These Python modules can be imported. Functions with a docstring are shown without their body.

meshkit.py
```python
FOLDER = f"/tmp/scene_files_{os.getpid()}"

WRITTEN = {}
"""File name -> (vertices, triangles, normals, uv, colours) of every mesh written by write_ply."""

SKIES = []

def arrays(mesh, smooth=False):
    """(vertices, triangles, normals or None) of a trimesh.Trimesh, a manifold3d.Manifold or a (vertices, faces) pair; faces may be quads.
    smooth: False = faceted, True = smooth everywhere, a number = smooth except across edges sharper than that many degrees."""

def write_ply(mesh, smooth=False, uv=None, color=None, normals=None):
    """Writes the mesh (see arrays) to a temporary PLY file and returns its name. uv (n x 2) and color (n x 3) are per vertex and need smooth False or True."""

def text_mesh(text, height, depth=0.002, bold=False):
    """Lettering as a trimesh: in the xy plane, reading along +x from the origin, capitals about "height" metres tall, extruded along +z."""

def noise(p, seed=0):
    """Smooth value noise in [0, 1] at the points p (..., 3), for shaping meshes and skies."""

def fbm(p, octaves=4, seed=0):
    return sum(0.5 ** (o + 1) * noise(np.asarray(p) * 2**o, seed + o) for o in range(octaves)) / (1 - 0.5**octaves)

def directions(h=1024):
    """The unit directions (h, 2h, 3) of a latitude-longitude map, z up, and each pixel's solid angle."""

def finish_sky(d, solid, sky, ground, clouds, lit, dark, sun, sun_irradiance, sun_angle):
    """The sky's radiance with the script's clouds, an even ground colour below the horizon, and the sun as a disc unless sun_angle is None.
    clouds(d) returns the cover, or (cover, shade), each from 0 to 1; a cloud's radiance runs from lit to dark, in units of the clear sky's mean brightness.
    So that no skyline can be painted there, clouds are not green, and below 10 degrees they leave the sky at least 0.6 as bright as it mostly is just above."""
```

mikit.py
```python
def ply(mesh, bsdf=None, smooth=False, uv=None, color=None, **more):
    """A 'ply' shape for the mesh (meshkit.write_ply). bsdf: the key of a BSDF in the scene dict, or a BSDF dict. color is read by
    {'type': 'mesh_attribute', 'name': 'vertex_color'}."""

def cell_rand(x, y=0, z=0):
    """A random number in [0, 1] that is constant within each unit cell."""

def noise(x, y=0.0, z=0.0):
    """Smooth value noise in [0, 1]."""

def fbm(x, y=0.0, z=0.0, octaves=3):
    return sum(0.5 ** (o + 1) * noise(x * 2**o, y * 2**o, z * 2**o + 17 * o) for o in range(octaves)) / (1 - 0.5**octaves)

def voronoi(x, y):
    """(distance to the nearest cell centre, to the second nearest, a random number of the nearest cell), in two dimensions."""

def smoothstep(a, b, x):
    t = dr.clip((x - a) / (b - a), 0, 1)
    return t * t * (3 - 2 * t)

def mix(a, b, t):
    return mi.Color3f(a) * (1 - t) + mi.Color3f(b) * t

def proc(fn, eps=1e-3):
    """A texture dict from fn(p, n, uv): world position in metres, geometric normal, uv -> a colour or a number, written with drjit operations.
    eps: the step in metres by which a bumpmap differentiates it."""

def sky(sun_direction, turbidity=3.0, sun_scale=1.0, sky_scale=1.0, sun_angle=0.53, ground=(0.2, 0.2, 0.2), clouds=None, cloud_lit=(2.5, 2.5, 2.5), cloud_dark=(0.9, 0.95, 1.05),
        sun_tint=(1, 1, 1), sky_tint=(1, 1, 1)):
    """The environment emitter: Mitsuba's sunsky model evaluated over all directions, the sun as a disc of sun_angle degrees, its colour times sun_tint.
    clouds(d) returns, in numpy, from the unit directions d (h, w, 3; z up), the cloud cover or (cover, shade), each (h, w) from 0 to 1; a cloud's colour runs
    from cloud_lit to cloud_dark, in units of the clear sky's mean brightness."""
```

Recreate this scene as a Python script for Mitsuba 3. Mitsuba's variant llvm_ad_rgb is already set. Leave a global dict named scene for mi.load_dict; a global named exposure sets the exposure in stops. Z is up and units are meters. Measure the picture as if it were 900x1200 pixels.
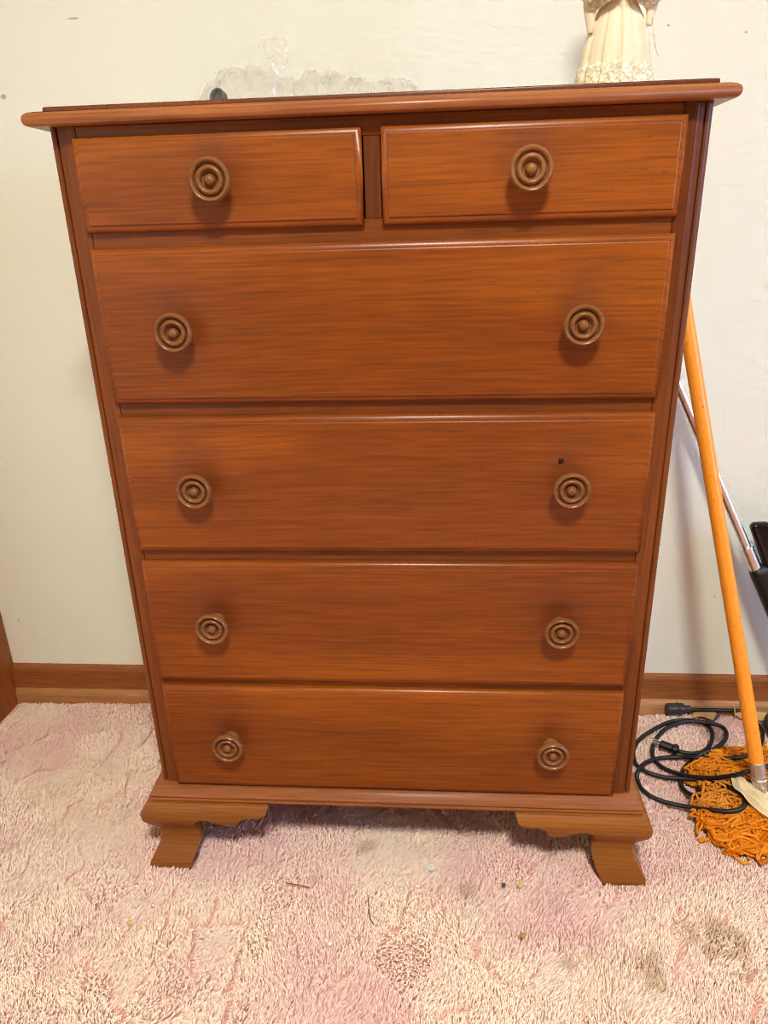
import math
import numpy as np
import trimesh
import drjit as dr
import mitsuba as mi
import manifold3d as m3
from shapely.geometry import Polygon, Point
from scipy.spatial import cKDTree
import meshkit
import mikit
from mikit import ply, proc, noise, fbm, voronoi, smoothstep, mix, cell_rand

T = mi.ScalarTransform4f
scene, labels = {}, {}
RNG = np.random.default_rng(11)

# ------------------------------------------------------------------ camera, sky, lamp, exposure
EYE = np.array([0.0793, -0.9547, 1.0285])
FWD = np.array([-0.0746, 0.9272, -0.3669])
UPV = np.array([0.0, 0.368, 0.9298])
scene['camera'] = {'type': 'perspective', 'fov': 55.668, 'fov_axis': 'x', 'near_clip': 0.02, 'far_clip': 60.0,
                   'to_world': T().look_at(origin=EYE.tolist(), target=(EYE + FWD).tolist(), up=UPV.tolist())}
scene['sky'] = mikit.sky([0.5, -0.3, 0.8], turbidity=4.0, sun_scale=0.0, sky_scale=17.0, ground=(0.25, 0.25, 0.22), sky_tint=(0.74, 0.97, 1.35))
LAMP_POS = (0.24, -1.42, 2.35)
LAMP_RAD = (122.0, 122.0, 108.0)
exposure = 0.90


def rgb(r, g, b):
    """sRGB 0-255 to linear"""
    c = np.array([r, g, b]) / 255.0
    return [float(x / 12.92 if x <= 0.04045 else ((x + 0.055) / 1.055) ** 2.4) for x in c]


def put(key, mesh, bsdf, label=None, category=None, group=None, kind=None, smooth=False, **kw):
    if key in scene:
        n = 1
        while f'{key}_{n:03d}' in scene:
            n += 1
        key = f'{key}_{n:03d}'
    scene[key] = ply(mesh, bsdf, smooth=smooth, **kw)
    tag(key, label, category, group, kind)
    return key


def tag(key, label=None, category=None, group=None, kind=None):
    d = {}
    if label: d['label'] = label
    if category: d['category'] = category
    if group: d['group'] = group
    if kind: d['kind'] = kind
    if d: labels[key] = d


# ------------------------------------------------------------------ mesh helpers
def join(ms):
    return trimesh.util.concatenate(ms)


def box(x0, x1, y0, y1, z0, z1, b=0.0):
    if b <= 0:
        m = trimesh.creation.box((x1 - x0, y1 - y0, z1 - z0))
        m.apply_translation(((x0 + x1) / 2, (y0 + y1) / 2, (z0 + z1) / 2))
        return m
    pts = []
    for sx, sy, sz in np.ndindex(2, 2, 2):
        p = np.array([(x0, x1)[sx], (y0, y1)[sy], (z0, z1)[sz]])
        d = np.array([(1, -1)[sx], (1, -1)[sy], (1, -1)[sz]]) * b
        for k in range(3):
            q = p + d
            q[k] = p[k]
            pts.append(q)
    return trimesh.convex.convex_hull(np.array(pts))


def rect_loft(x0, x1, z0, z1, prof, cap_back=True):
    """rectangles in the xz plane, inset d at depth y, from the back outward; the last one is the face"""
    v, f = [], []
    for d, y in prof:
        v += [(x0 + d, y, z0 + d), (x1 - d, y, z0 + d), (x1 - d, y, z1 - d), (x0 + d, y, z1 - d)]
    n = len(prof)
    for i in range(n - 1):
        for k in range(4):
            a, b = 4 * i + k, 4 * i + (k + 1) % 4
            f += [(a, b, b + 4), (a, b + 4, a + 4)]
    e = 4 * (n - 1)
    f += [(e, e + 1, e + 2), (e, e + 2, e + 3)]
    if cap_back:
        f += [(0, 2, 1), (0, 3, 2)]
    return trimesh.Trimesh(np.array(v), np.array(f), process=False)


def plan_loft(x0, x1, y0, y1, prof, back=True):
    """rectangles in plan, inset d on front and both sides, at height z"""
    v, f = [], []
    for d, z in prof:
        yb = y1 if back else y1 - d
        v += [(x0 + d, y0 + d, z), (x1 - d, y0 + d, z), (x1 - d, yb, z), (x0 + d, yb, z)]
    n = len(prof)
    for i in range(n - 1):
        for k in range(4):
            a, b = 4 * i + k, 4 * i + (k + 1) % 4
            f += [(a, b, b + 4), (a, b + 4, a + 4)]
    e = 4 * (n - 1)
    f += [(e, e + 1, e + 2), (e, e + 2, e + 3), (0, 2, 1), (0, 3, 2)]
    return trimesh.Trimesh(np.array(v), np.array(f), process=False)


def prism_z(poly, z0, z1):
    m = trimesh.creation.extrude_polygon(Polygon(poly), z1 - z0, engine='earcut')
    m.apply_translation((0, 0, z0))
    return m


def prism_x(poly_yz, x0, x1):
    """profile of (y, z) swept along x"""
    m = trimesh.creation.extrude_polygon(Polygon(poly_yz), x1 - x0, engine='earcut')
    v = m.vertices.copy()
    m.vertices = np.column_stack([v[:, 2] + x0, v[:, 0], v[:, 1]])
    return m


def lathe(prof, n=40):
    """(radius, height) around z"""
    return trimesh.creation.revolve(np.array(prof), sections=n)


def catmull(pts, per=6, closed=False):
    p = np.asarray(pts, float)
    q = np.vstack([2 * p[0] - p[1], p, 2 * p[-1] - p[-2]])
    out = []
    for i in range(1, len(q) - 2):
        for t in np.arange(per) / per:
            a, b, c, d = q[i - 1:i + 3]
            out.append(0.5 * (2 * b + (c - a) * t + (2 * a - 5 * b + 4 * c - d) * t * t + (3 * b - a - 3 * c + d) * t ** 3))
    return np.array(out + [p[-1]])


def tube(path, r, sides=8, cap=True, flat=1.0):
    p = np.asarray(path, float)
    n = len(p)
    r = np.broadcast_to(r, (n,))
    t = np.gradient(p, axis=0)
    t /= np.linalg.norm(t, axis=1, keepdims=True) + 1e-12
    a = np.cross(t[0], [0, 0, 1.0])
    if np.linalg.norm(a) < 1e-3:
        a = np.cross(t[0], [1.0, 0, 0])
    a /= np.linalg.norm(a)
    A = []
    for i in range(n):
        a = a - t[i] * np.dot(a, t[i])
        a /= np.linalg.norm(a) + 1e-12
        A.append(a)
    A = np.array(A)
    B = np.cross(t, A)
    ang = np.arange(sides) * 2 * np.pi / sides
    v = p[:, None] + r[:, None, None] * (np.cos(ang)[None, :, None] * A[:, None] + flat * np.sin(ang)[None, :, None] * B[:, None])
    v = v.reshape(-1, 3)
    i, j = np.meshgrid(np.arange(n - 1), np.arange(sides), indexing='ij')
    i, j = i.ravel(), j.ravel()
    k = (j + 1) % sides
    f = np.vstack([np.column_stack([i * sides + j, i * sides + k, (i + 1) * sides + k]),
                   np.column_stack([i * sides + j, (i + 1) * sides + k, (i + 1) * sides + j])])
    if cap:
        v = np.vstack([v, p[0], p[-1]])
        j = np.arange(sides)
        k = (j + 1) % sides
        f = np.vstack([f, np.column_stack([np.full(sides, n * sides), k, j]),
                       np.column_stack([np.full(sides, n * sides + 1), (n - 1) * sides + j, (n - 1) * sides + k])])
    return trimesh.Trimesh(v, f, process=False)


def rod(a, b, r0, r1=None, sides=24):
    return tube(np.array([a, b]), [r0, r0 if r1 is None else r1], sides)


def along(mesh, origin, axis, up=(0, 0, 1)):
    """turn a mesh built around +z so that z runs along axis, x sideways"""
    z = np.asarray(axis, float) / np.linalg.norm(axis)
    x = np.cross(up, z)
    x /= np.linalg.norm(x)
    y = np.cross(z, x)
    M = np.eye(4)
    M[:3, 0], M[:3, 1], M[:3, 2], M[:3, 3] = x, y, z, origin
    m = mesh.copy()
    m.apply_transform(M)
    return m


# ------------------------------------------------------------------ materials
def wood(dark, mid, light, along_x=True, scale=1.0, rough=0.34, coat=0.22, spots=None):
    dark, mid, light = rgb(*dark), rgb(*mid), rgb(*light)

    def fn(p, n, uv):
        u = p.x if along_x else p.z
        w = (p.z if along_x else p.x) + p.y * 0.83
        w = w + 0.010 * noise(u * 3 * scale, w * 7 * scale, 3.0)
        broad = fbm(u * 1.6 * scale, w * 8 * scale, 5.0, octaves=3)
        grain = noise(u * 14 * scale, w * 400 * scale, 1.0) * 0.5 + noise(u * 30 * scale, w * 660 * scale, 7.0) * 0.5
        pore = smoothstep(0.62, 0.9, noise(u * 12 * scale, w * 520 * scale, 11.0))
        c = mix(mid, light, smoothstep(0.35, 0.75, broad))
        c = c * (0.72 + 0.56 * grain)
        c = mix(c, dark, 0.24 * pore)
        if spots is not None:
            c = spots(p, c)
        return c

    return {'type': 'principled', 'base_color': proc(fn), 'roughness': rough, 'specular': 0.26, 'clearcoat': coat, 'clearcoat_gloss': 0.85}


KNOBS = [(-0.187, 1.083), (0.184, 1.083)] + [(s * 0.2545, z) for z in (0.909, 0.696, 0.480, 0.263) for s in (-1, 1)]


def drawer_marks(p, c):
    """handling grime beside and above the knobs, a chip and small nicks"""
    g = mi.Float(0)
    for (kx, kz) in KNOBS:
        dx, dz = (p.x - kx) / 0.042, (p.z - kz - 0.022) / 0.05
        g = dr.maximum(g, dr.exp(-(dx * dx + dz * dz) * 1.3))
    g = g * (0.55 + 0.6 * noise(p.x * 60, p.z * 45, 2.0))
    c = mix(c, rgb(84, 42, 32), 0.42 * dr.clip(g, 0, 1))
    dx, dz = (p.x - 0.2425) / 0.006, (p.z - 0.7285) / 0.006       # dark chip above a knob of the second long drawer
    chip = (dx * dx + dz * dz) * (0.5 + 1.2 * noise(p.x * 700, p.z * 500, 9.0))
    c = mix(c, rgb(40, 18, 10), 1.0 - smoothstep(0.35, 0.7, chip))
    nick = smoothstep(0.955, 0.965, noise(p.x * 160, p.z * 300, 31.0)) * smoothstep(0.5, 0.7, noise(p.x * 6, p.z * 6, 8.0))
    return mix(c, rgb(70, 28, 12), 0.55 * nick)


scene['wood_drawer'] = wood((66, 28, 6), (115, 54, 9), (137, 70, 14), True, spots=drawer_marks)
scene['wood_rail'] = wood((60, 27, 8), (104, 50, 12), (122, 62, 17), True)
scene['wood_stile'] = wood((54, 24, 8), (92, 43, 11), (112, 56, 15), False)
scene['wood_top'] = wood((84, 44, 20), (132, 74, 38), (150, 90, 48), True)
scene['wood_foot'] = wood((80, 44, 16), (128, 74, 26), (146, 90, 36), True, scale=0.8)
scene['wood_knob'] = wood((80, 46, 22), (116, 72, 38), (132, 86, 48), True, rough=0.28)
scene['wood_base'] = wood((92, 50, 24), (140, 82, 42), (158, 98, 52), True, rough=0.4, coat=0.3)
scene['wood_trim'] = wood((92, 50, 22), (136, 76, 34), (152, 88, 42), False, rough=0.4, coat=0.3)
scene['wood_shoe'] = wood((116, 70, 36), (168, 116, 72), (186, 136, 92), True, rough=0.45, coat=0.1)
scene['wood_inside'] = {'type': 'diffuse', 'reflectance': {'type': 'rgb', 'value': rgb(128, 86, 52)}}

WALL_SPOTS = [(-0.5334, 1.3662, 0.012, 0.002), (0.6601, 0.2806, 0.002, 0.003), (0.4484, 1.3147, 0.003, 0.002), (0.5711, 1.3002, 0.003, 0.002),
              (0.528, 1.2268, 0.003, 0.002), (-0.6814, 1.256, 0.006, 0.005), (-0.8861, 0.2033, 0.003, 0.002)]


def wall_color(p, n, uv):
    c = mix(rgb(230, 231, 216), rgb(223, 224, 207), fbm(p.x * 3, p.y * 3, p.z * 3))
    for (x, z, a, b) in WALL_SPOTS:
        d = dr.square((p.x - x) / a) + dr.square((p.z - z) / b)
        c = mix(c, rgb(150, 138, 116), 0.7 * (1 - smoothstep(0.3, 1.0, d)) * dr.select(p.y > 0.4, 1.0, 0.0))
    return c


def wall_bump(p, n, uv):
    return noise(p.x * 150, p.z * 190, p.y * 150) * 0.7 + noise(p.x * 420, p.z * 420, p.y * 420) * 0.3


scene['wall_paint'] = {'type': 'bumpmap', 'arbitrary': proc(wall_bump), 'scale': 0.0016,
                       'bsdf': {'type': 'principled', 'base_color': proc(wall_color), 'roughness': 0.55, 'specular': 0.35}}
scene['plain_paint'] = {'type': 'diffuse', 'reflectance': {'type': 'rgb', 'value': rgb(222, 217, 200)}}
def dim_panelling(p, n, uv):
    g = noise(p.x * 40, p.y * 40, p.z * 3)
    return mix(rgb(112, 74, 46), rgb(142, 98, 62), g)


scene['dim_panel_wood'] = {'type': 'principled', 'base_color': proc(dim_panelling), 'roughness': 0.45}  # dark panelled finish added to the unseen rear wall to cut bounced light
scene['ceiling_paint'] = {'type': 'diffuse', 'reflectance': {'type': 'rgb', 'value': rgb(226, 225, 217)}}
scene['white_paint'] = {'type': 'roughplastic', 'alpha': 0.2, 'diffuse_reflectance': {'type': 'rgb', 'value': rgb(236, 234, 228)}}
scene['fibre'] = {'type': 'twosided', 'bsdf': {'type': 'diffuse', 'reflectance': {'type': 'mesh_attribute', 'name': 'vertex_color'}}}
scene['pane_glass'] = {'type': 'thindielectric'}


def plastic(r, g, b, a=0.2):
    return {'type': 'roughplastic', 'alpha': a, 'diffuse_reflectance': {'type': 'rgb', 'value': rgb(r, g, b)}}


scene['black_rubber'] = plastic(24, 23, 22, 0.28)
scene['grey_plastic'] = plastic(62, 64, 66, 0.3)
scene['black_gloss'] = plastic(14, 14, 15, 0.08)
scene['steel'] = {'type': 'roughconductor', 'material': 'Al', 'alpha': 0.16}
scene['zinc'] = {'type': 'roughconductor', 'material': 'Al', 'alpha': 0.28, 'specular_reflectance': {'type': 'rgb', 'value': [0.72, 0.70, 0.66]}}

# ------------------------------------------------------------------ the room
WY = 0.450                      # back wall
X0, X1, Y1, ZC = -0.945, 2.55, -2.75, 2.44
put('wall_back', box(X0 - 0.1, X1 + 0.1, WY, WY + 0.1, -0.03, ZC), 'wall_paint', 'cream painted wall with fine roller texture behind the chest', kind='structure')
put('wall_left', box(X0 - 0.1, X0, Y1, WY, -0.03, ZC), 'plain_paint', 'cream painted side wall at the left edge', kind='structure')
put('wall_rear', box(X0 - 0.1, X1 + 0.1, Y1 - 0.1, Y1, -0.03, ZC), 'dim_panel_wood', 'unseen wall opposite the chest, brown panelled finish added to dim bounced light', kind='structure')
WIN = (-1.75, -0.35, 0.85, 2.1)  # window in the right wall: y0, y1, z0, z1
put('wall_right', join([box(X1, X1 + 0.1, Y1, WIN[0], -0.03, ZC), box(X1, X1 + 0.1, WIN[1], WY, -0.03, ZC),
                        box(X1, X1 + 0.1, WIN[0], WIN[1], -0.03, WIN[2]), box(X1, X1 + 0.1, WIN[0], WIN[1], WIN[3], ZC)]), 'plain_paint',
    'cream painted side wall with the window', kind='structure')
put('ceiling', box(X0 - 0.1, X1 + 0.1, Y1 - 0.1, WY + 0.1, ZC, ZC + 0.1), 'ceiling_paint', 'white painted ceiling', kind='structure')
ym = (WIN[0] + WIN[1]) / 2
put('window_1', join([box(X1 + 0.02, X1 + 0.08, WIN[0], WIN[0] + 0.05, WIN[2], WIN[3]), box(X1 + 0.02, X1 + 0.08, WIN[1] - 0.05, WIN[1], WIN[2], WIN[3]),
                      box(X1 + 0.02, X1 + 0.08, WIN[0], WIN[1], WIN[2], WIN[2] + 0.05), box(X1 + 0.02, X1 + 0.08, WIN[0], WIN[1], WIN[3] - 0.05, WIN[3]),
                      box(X1 + 0.03, X1 + 0.07, ym - 0.02, ym + 0.02, WIN[2], WIN[3])]), 'white_paint', 'white framed window on the right', kind='structure')

# floor: carpet backing with gentle swells; the pile stands on it
PILE = 0.0155


def swell(x, y):
    p = np.stack([x * 7, y * 7, 0 * x], -1)
    return 0.012 * (meshkit.fbm(p, 3, 5) - 0.5)


gx, gy = np.meshgrid(np.linspace(X0 - 0.02, X1 + 0.02, 240), np.linspace(Y1 - 0.02, WY + 0.02, 220), indexing='ij')
gz = swell(gx, gy) - PILE * 0.75
ii = np.arange(240 * 220).reshape(240, 220)
gf = np.stack([ii[:-1, :-1], ii[1:, :-1], ii[1:, 1:], ii[:-1, 1:]], -1).reshape(-1, 4)


def backing(p, n, uv):
    return mix(rgb(212, 160, 150), rgb(224, 180, 164), fbm(p.x * 9, p.y * 9)) * (0.8 + 0.4 * noise(p.x * 180, p.y * 180))


scene['carpet_backing'] = {'type': 'diffuse', 'reflectance': proc(backing)}
put('floor', (np.stack([gx, gy, gz], -1).reshape(-1, 3), gf), 'carpet_backing', 'dusty pink shag carpet covering the floor', kind='structure', smooth=True)


FEET = [(-0.424, -0.350, -0.034, 0.004), (0.350, 0.424, -0.034, 0.004), (-0.424, -0.386, 0.0, 0.040), (0.386, 0.424, 0.0, 0.040)]
STAINS = [(0.5193, -0.1205, .02), (0.3889, -0.1688, .015), (0.3888, -0.2017, .018), (0.494, -0.1569, .02), (0.5191, -0.1624, .02), (0.2653, -0.1748, .012),
          (0.1233, -0.0616, .013), (-0.1349, -0.0514, .010), (-0.4836, -0.0333, .008), (0.4828, -0.115, .024), (-.05, .02, .015)]


def carpet_pile():
    rng = np.random.default_rng(3)
    parts = []
    for (x0, x1, y0, y1, s) in ((X0 + 0.004, 1.15, -0.50, WY - 0.022, 0.0028), (X0 + 0.004, 1.6, -1.0, -0.50, 0.009), (1.15, 1.6, -0.50, WY - 0.022, 0.007)):
        nx, ny = int((x1 - x0) / s), int((y1 - y0) / s)
        a, b = np.meshgrid(np.arange(nx), np.arange(ny), indexing='ij')
        x = x0 + (a + 0.5 + rng.uniform(-.6, .6, a.shape)) * s
        y = y0 + (b + 0.5 + rng.uniform(-.6, .6, a.shape)) * s
        parts.append(np.column_stack([x.ravel(), y.ravel(), np.full(x.size, s)]))
    q = np.vstack(parts)
    x, y, s = q.T
    keep = (y < WY - 0.022) & (x > X0 + 0.002)
    # thin out the pile far outside the picture
    keep &= (np.abs(x - 0.05) < 0.78 + 0.6 * (y + 0.32)) | (s > 0.005) | (rng.random(len(x)) < 0.35)
    keep &= ~((x < X0 + 0.03) & (y > 0.30))
    for (a, b, c, d) in FEET:
        keep &= ~((x > a) & (x < b) & (y > c) & (y < d))
    x, y, s = x[keep], y[keep], s[keep]
    n = len(x)
    P = np.stack([x, y, 0 * x], -1)
    # lean of the pile: slow swirl, plus patches that fell different ways (the cracks lie between them)
    wx = x + 0.05 * (meshkit.fbm(P * 14, 3, 21) - 0.5)
    wy = y + 0.05 * (meshkit.fbm(P * 14, 3, 22) - 0.5)
    seeds = rng.uniform([X0, -1.0], [1.6, 0.5], (900, 2))
    vec = rng.normal(0, 0.22, (900, 2))
    dist, nn = cKDTree(seeds).query(np.column_stack([wx, wy]), k=2)
    near = nn[:, 0]
    pair = np.sin(np.minimum(nn[:, 0], nn[:, 1]) * 12.9898 + np.maximum(nn[:, 0], nn[:, 1]) * 78.233) * 43758.5453
    crack = np.clip(1 - (dist[:, 1] - dist[:, 0]) / 0.013, 0, 1) * ((pair - np.floor(pair)) > 0.35) * np.clip((meshkit.fbm(P * 17, 2, 77) - 0.38) * 6, 0, 1)
    away = seeds[nn[:, 0]] - seeds[nn[:, 1]]
    away /= np.linalg.norm(away, axis=1, keepdims=True)
    lx = 0.36 + 0.9 * (meshkit.fbm(P * 6, 3, 31) - 0.5) + vec[near, 0] + rng.normal(0, 0.20, n)
    ly = 0.30 + 0.9 * (meshkit.fbm(P * 6, 3, 32) - 0.5) + vec[near, 1] + rng.normal(0, 0.20, n)
    lx, ly = lx + 0.75 * crack * away[:, 0], ly + 0.75 * crack * away[:, 1]
    mag = np.sqrt(lx * lx + ly * ly)
    k = np.minimum(1.0, 0.86 / np.maximum(mag, 1e-6))
    lx, ly = lx * k, ly * k
    up = np.sqrt(1 - lx * lx - ly * ly)
    L = PILE * rng.uniform(0.75, 1.25, n) * (0.75 + 0.5 * meshkit.fbm(P * 25, 2, 40)) * np.where(s > 0.005, 1.15, 1.0) * (1 - 0.25 * crack) * (1 - 0.5 * np.clip(1 - (WY - 0.022 - y) / 0.02, 0, 1))
    base = np.stack([x, y, swell(x, y) - PILE * 0.78], -1)
    d = np.stack([lx, ly, up], -1)
    r = np.clip(s * 0.60, 0, 0.0024) * rng.uniform(0.8, 1.2, n)
    a1 = np.cross(d, np.stack([np.cos(t := rng.uniform(0, 6.28, n)), np.sin(t), 0 * t], -1))
    a1 /= np.linalg.norm(a1, axis=1, keepdims=True)
    a2 = np.cross(d, a1)
    rings = []
    for h, rr in ((0.0, 0.8), (0.62, 1.0)):
        bow = np.stack([lx, ly, 0 * lx], -1) * (-0.25 * L * h * (1 - h))[:, None] + [0, 0, 0]
        c = base + d * (L * h)[:, None] + bow
        for j in range(3):
            an = j * 2.0944
            rings.append(c + (r * rr)[:, None] * (math.cos(an) * a1 + math.sin(an) * a2))
    tip = base + d * L[:, None] + rng.normal(0, 0.0007, (n, 3))
    v = np.stack(rings + [tip], 1)                       # n x 7 x 3
    f0 = np.array([(j, (j + 1) % 3, 3 + (j + 1) % 3) for j in range(3)] + [(j, 3 + (j + 1) % 3, 3 + j) for j in range(3)] + [(3 + j, 3 + (j + 1) % 3, 6) for j in range(3)])
    f = (f0[None] + 7 * np.arange(n)[:, None, None]).reshape(-1, 3)
    # colour: faded beige-pink tips over a pinker root, patchy
    m = np.clip((meshkit.fbm(P * 8, 4, 51) - 0.25) / 0.38, 0, 1)[:, None]
    tipc = np.array(rgb(250, 222, 212)) * (1 - m) + np.array(rgb(254, 241, 221)) * m
    tipc = tipc * rng.uniform(0.84, 1.08, n)[:, None]
    root = np.array(rgb(216, 160, 156)) * (1 - m) + np.array(rgb(228, 188, 170)) * m
    st = np.zeros(n)
    for (sx, sy, sr) in STAINS:
        dd = ((x - sx) ** 2 + (y - sy) ** 2) / sr ** 2
        st = np.maximum(st, np.exp(-dd * 1.2))
    st = np.clip(st * (meshkit.fbm(P * 60, 2, 61) - 0.36) * 5, 0, 0.5)[:, None]
    brown = np.array(rgb(190, 150, 108))
    tipc, root = tipc * (1 - st) + brown * st, root * (1 - st) + brown * 0.8 * st
    col = np.stack([root] * 3 + [tipc * 0.6 + root * 0.4] * 3 + [tipc], 1)
    return v.reshape(-1, 3), f, col.reshape(-1, 3)


cv, cf, cc = carpet_pile()
put('floor__carpet_pile', (cv, cf), 'fibre', 'dusty pink shag pile, faded to beige in patches', kind='stuff', smooth=True, color=cc)

# baseboards and shoe moulding along the back wall, casing at the left corner
bb = [(WY, 0.0), (WY - 0.011, 0.0), (WY - 0.012, 0.074), (WY - 0.010, 0.082), (WY - 0.006, 0.087), (WY, 0.089)]
bb = [(y, z - 0.02 if z == 0 else z) for y, z in bb]
put('baseboard_back', prism_x(bb, X0 + 0.021, X1), 'wood_base', 'brown varnished wooden baseboard along the cream wall', kind='structure', smooth=25)
th = np.linspace(0, math.pi / 2, 7)
shoe = [(WY - 0.0115, -0.02), (WY - 0.021, -0.02)] + [(WY - 0.0115 - 0.0095 * math.cos(t), 0.012 + 0.016 * math.sin(t)) for t in th]
put('trim_1', prism_x(shoe, X0 + 0.021, X1), 'wood_shoe', 'thin wooden shoe moulding at the foot of the baseboard', kind='structure', smooth=40)
put('trim_2', box(X0, X0 + 0.022, 0.33, WY, -0.02, 2.1, 0.003), 'wood_trim', 'brown wooden casing in the corner at the left edge', kind='structure')

# ceiling lamp
LR = 0.175
lm = trimesh.creation.annulus(0.002, LR, 0.004, sections=48)
lm.apply_translation((LAMP_POS[0], LAMP_POS[1], LAMP_POS[2] - 0.002))
lm.update_faces(lm.face_normals[:, 2] < -0.9)
scene['ceiling_lamp__diffuser'] = ply(lm, 'white_paint', emitter={'type': 'area', 'radiance': {'type': 'rgb', 'value': list(LAMP_RAD)}})
lb = lathe([(LR + 0.001, -0.006), (LR + 0.008, -0.006), (LR + 0.010, 0.0), (LR + 0.010, ZC - LAMP_POS[2]), (0.0, ZC - LAMP_POS[2]), (0.0, 0.004), (LR + 0.001, 0.004), (LR + 0.001, -0.006)], 48)
lb.apply_translation(LAMP_POS)
scene['ceiling_lamp__drum'] = ply(lb, 'white_paint', smooth=30)
tag('ceiling_lamp', 'round white drum ceiling lamp with a flat frosted diffuser', 'lamp')

# ------------------------------------------------------------------ chest of drawers
C = 'chest_of_drawers'
tag(C, 'tall reddish brown wooden chest of drawers on bracket feet with turned wooden knobs', 'chest of drawers')
HX, YB = 0.391, 0.428


def post(s):
    """moulded corner post: flat, slightly canted strip, quirk, bead, side"""
    pr = [(0.3575, 0.022), (0.3575, 0.0), (0.3725, 0.0), (0.3735, 0.0006), (0.3800, 0.0020), (0.3806, 0.0055), (0.3822, 0.0058), (0.3828, 0.0030)]
    pr += [(0.3840 + 0.0075 * math.sin(t), 0.0105 - 0.0085 * math.cos(t)) for t in np.linspace(0.1, math.pi / 2, 8)]
    pr += [(0.3915, 0.030), (0.3700, 0.030), (0.3700, 0.022)]
    return prism_z([(s * x, y) for x, y in pr], 0.1585, 1.1485)


for s in (-1, 1):
    put(C + '__corner_post', post(s), 'wood_stile', smooth=28)
    put(C + '__side_panel', box(min(s * 0.372, s * 0.3905), max(s * 0.372, s * 0.3905), 0.0301, YB, 0.1585, 1.1485), 'wood_stile')
put(C + '__back_panel', box(-0.3715, 0.3715, YB - 0.008, YB, 0.14, 1.1485), 'wood_inside')
put(C + '__bottom_panel', box(-0.3715, 0.3715, 0.022, YB - 0.0085, 0.1400, 0.150), 'wood_inside')

RAILS = [(1.1275, 1.1485), (1.003, 1.036), (0.785, 0.819), (0.567, 0.600), (0.3495, 0.378), (0.1505, 0.168)]
for z0, z1 in RAILS:
    put(C + '__rail', box(-0.3572, 0.3572, 0.0008, 0.022, z0, z1, 0.0006), 'wood_rail')
put(C + '__divider', box(-0.0095, 0.0105, 0.0008, 0.022, 1.0364, 1.1271, 0.0005), 'wood_stile')

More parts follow.
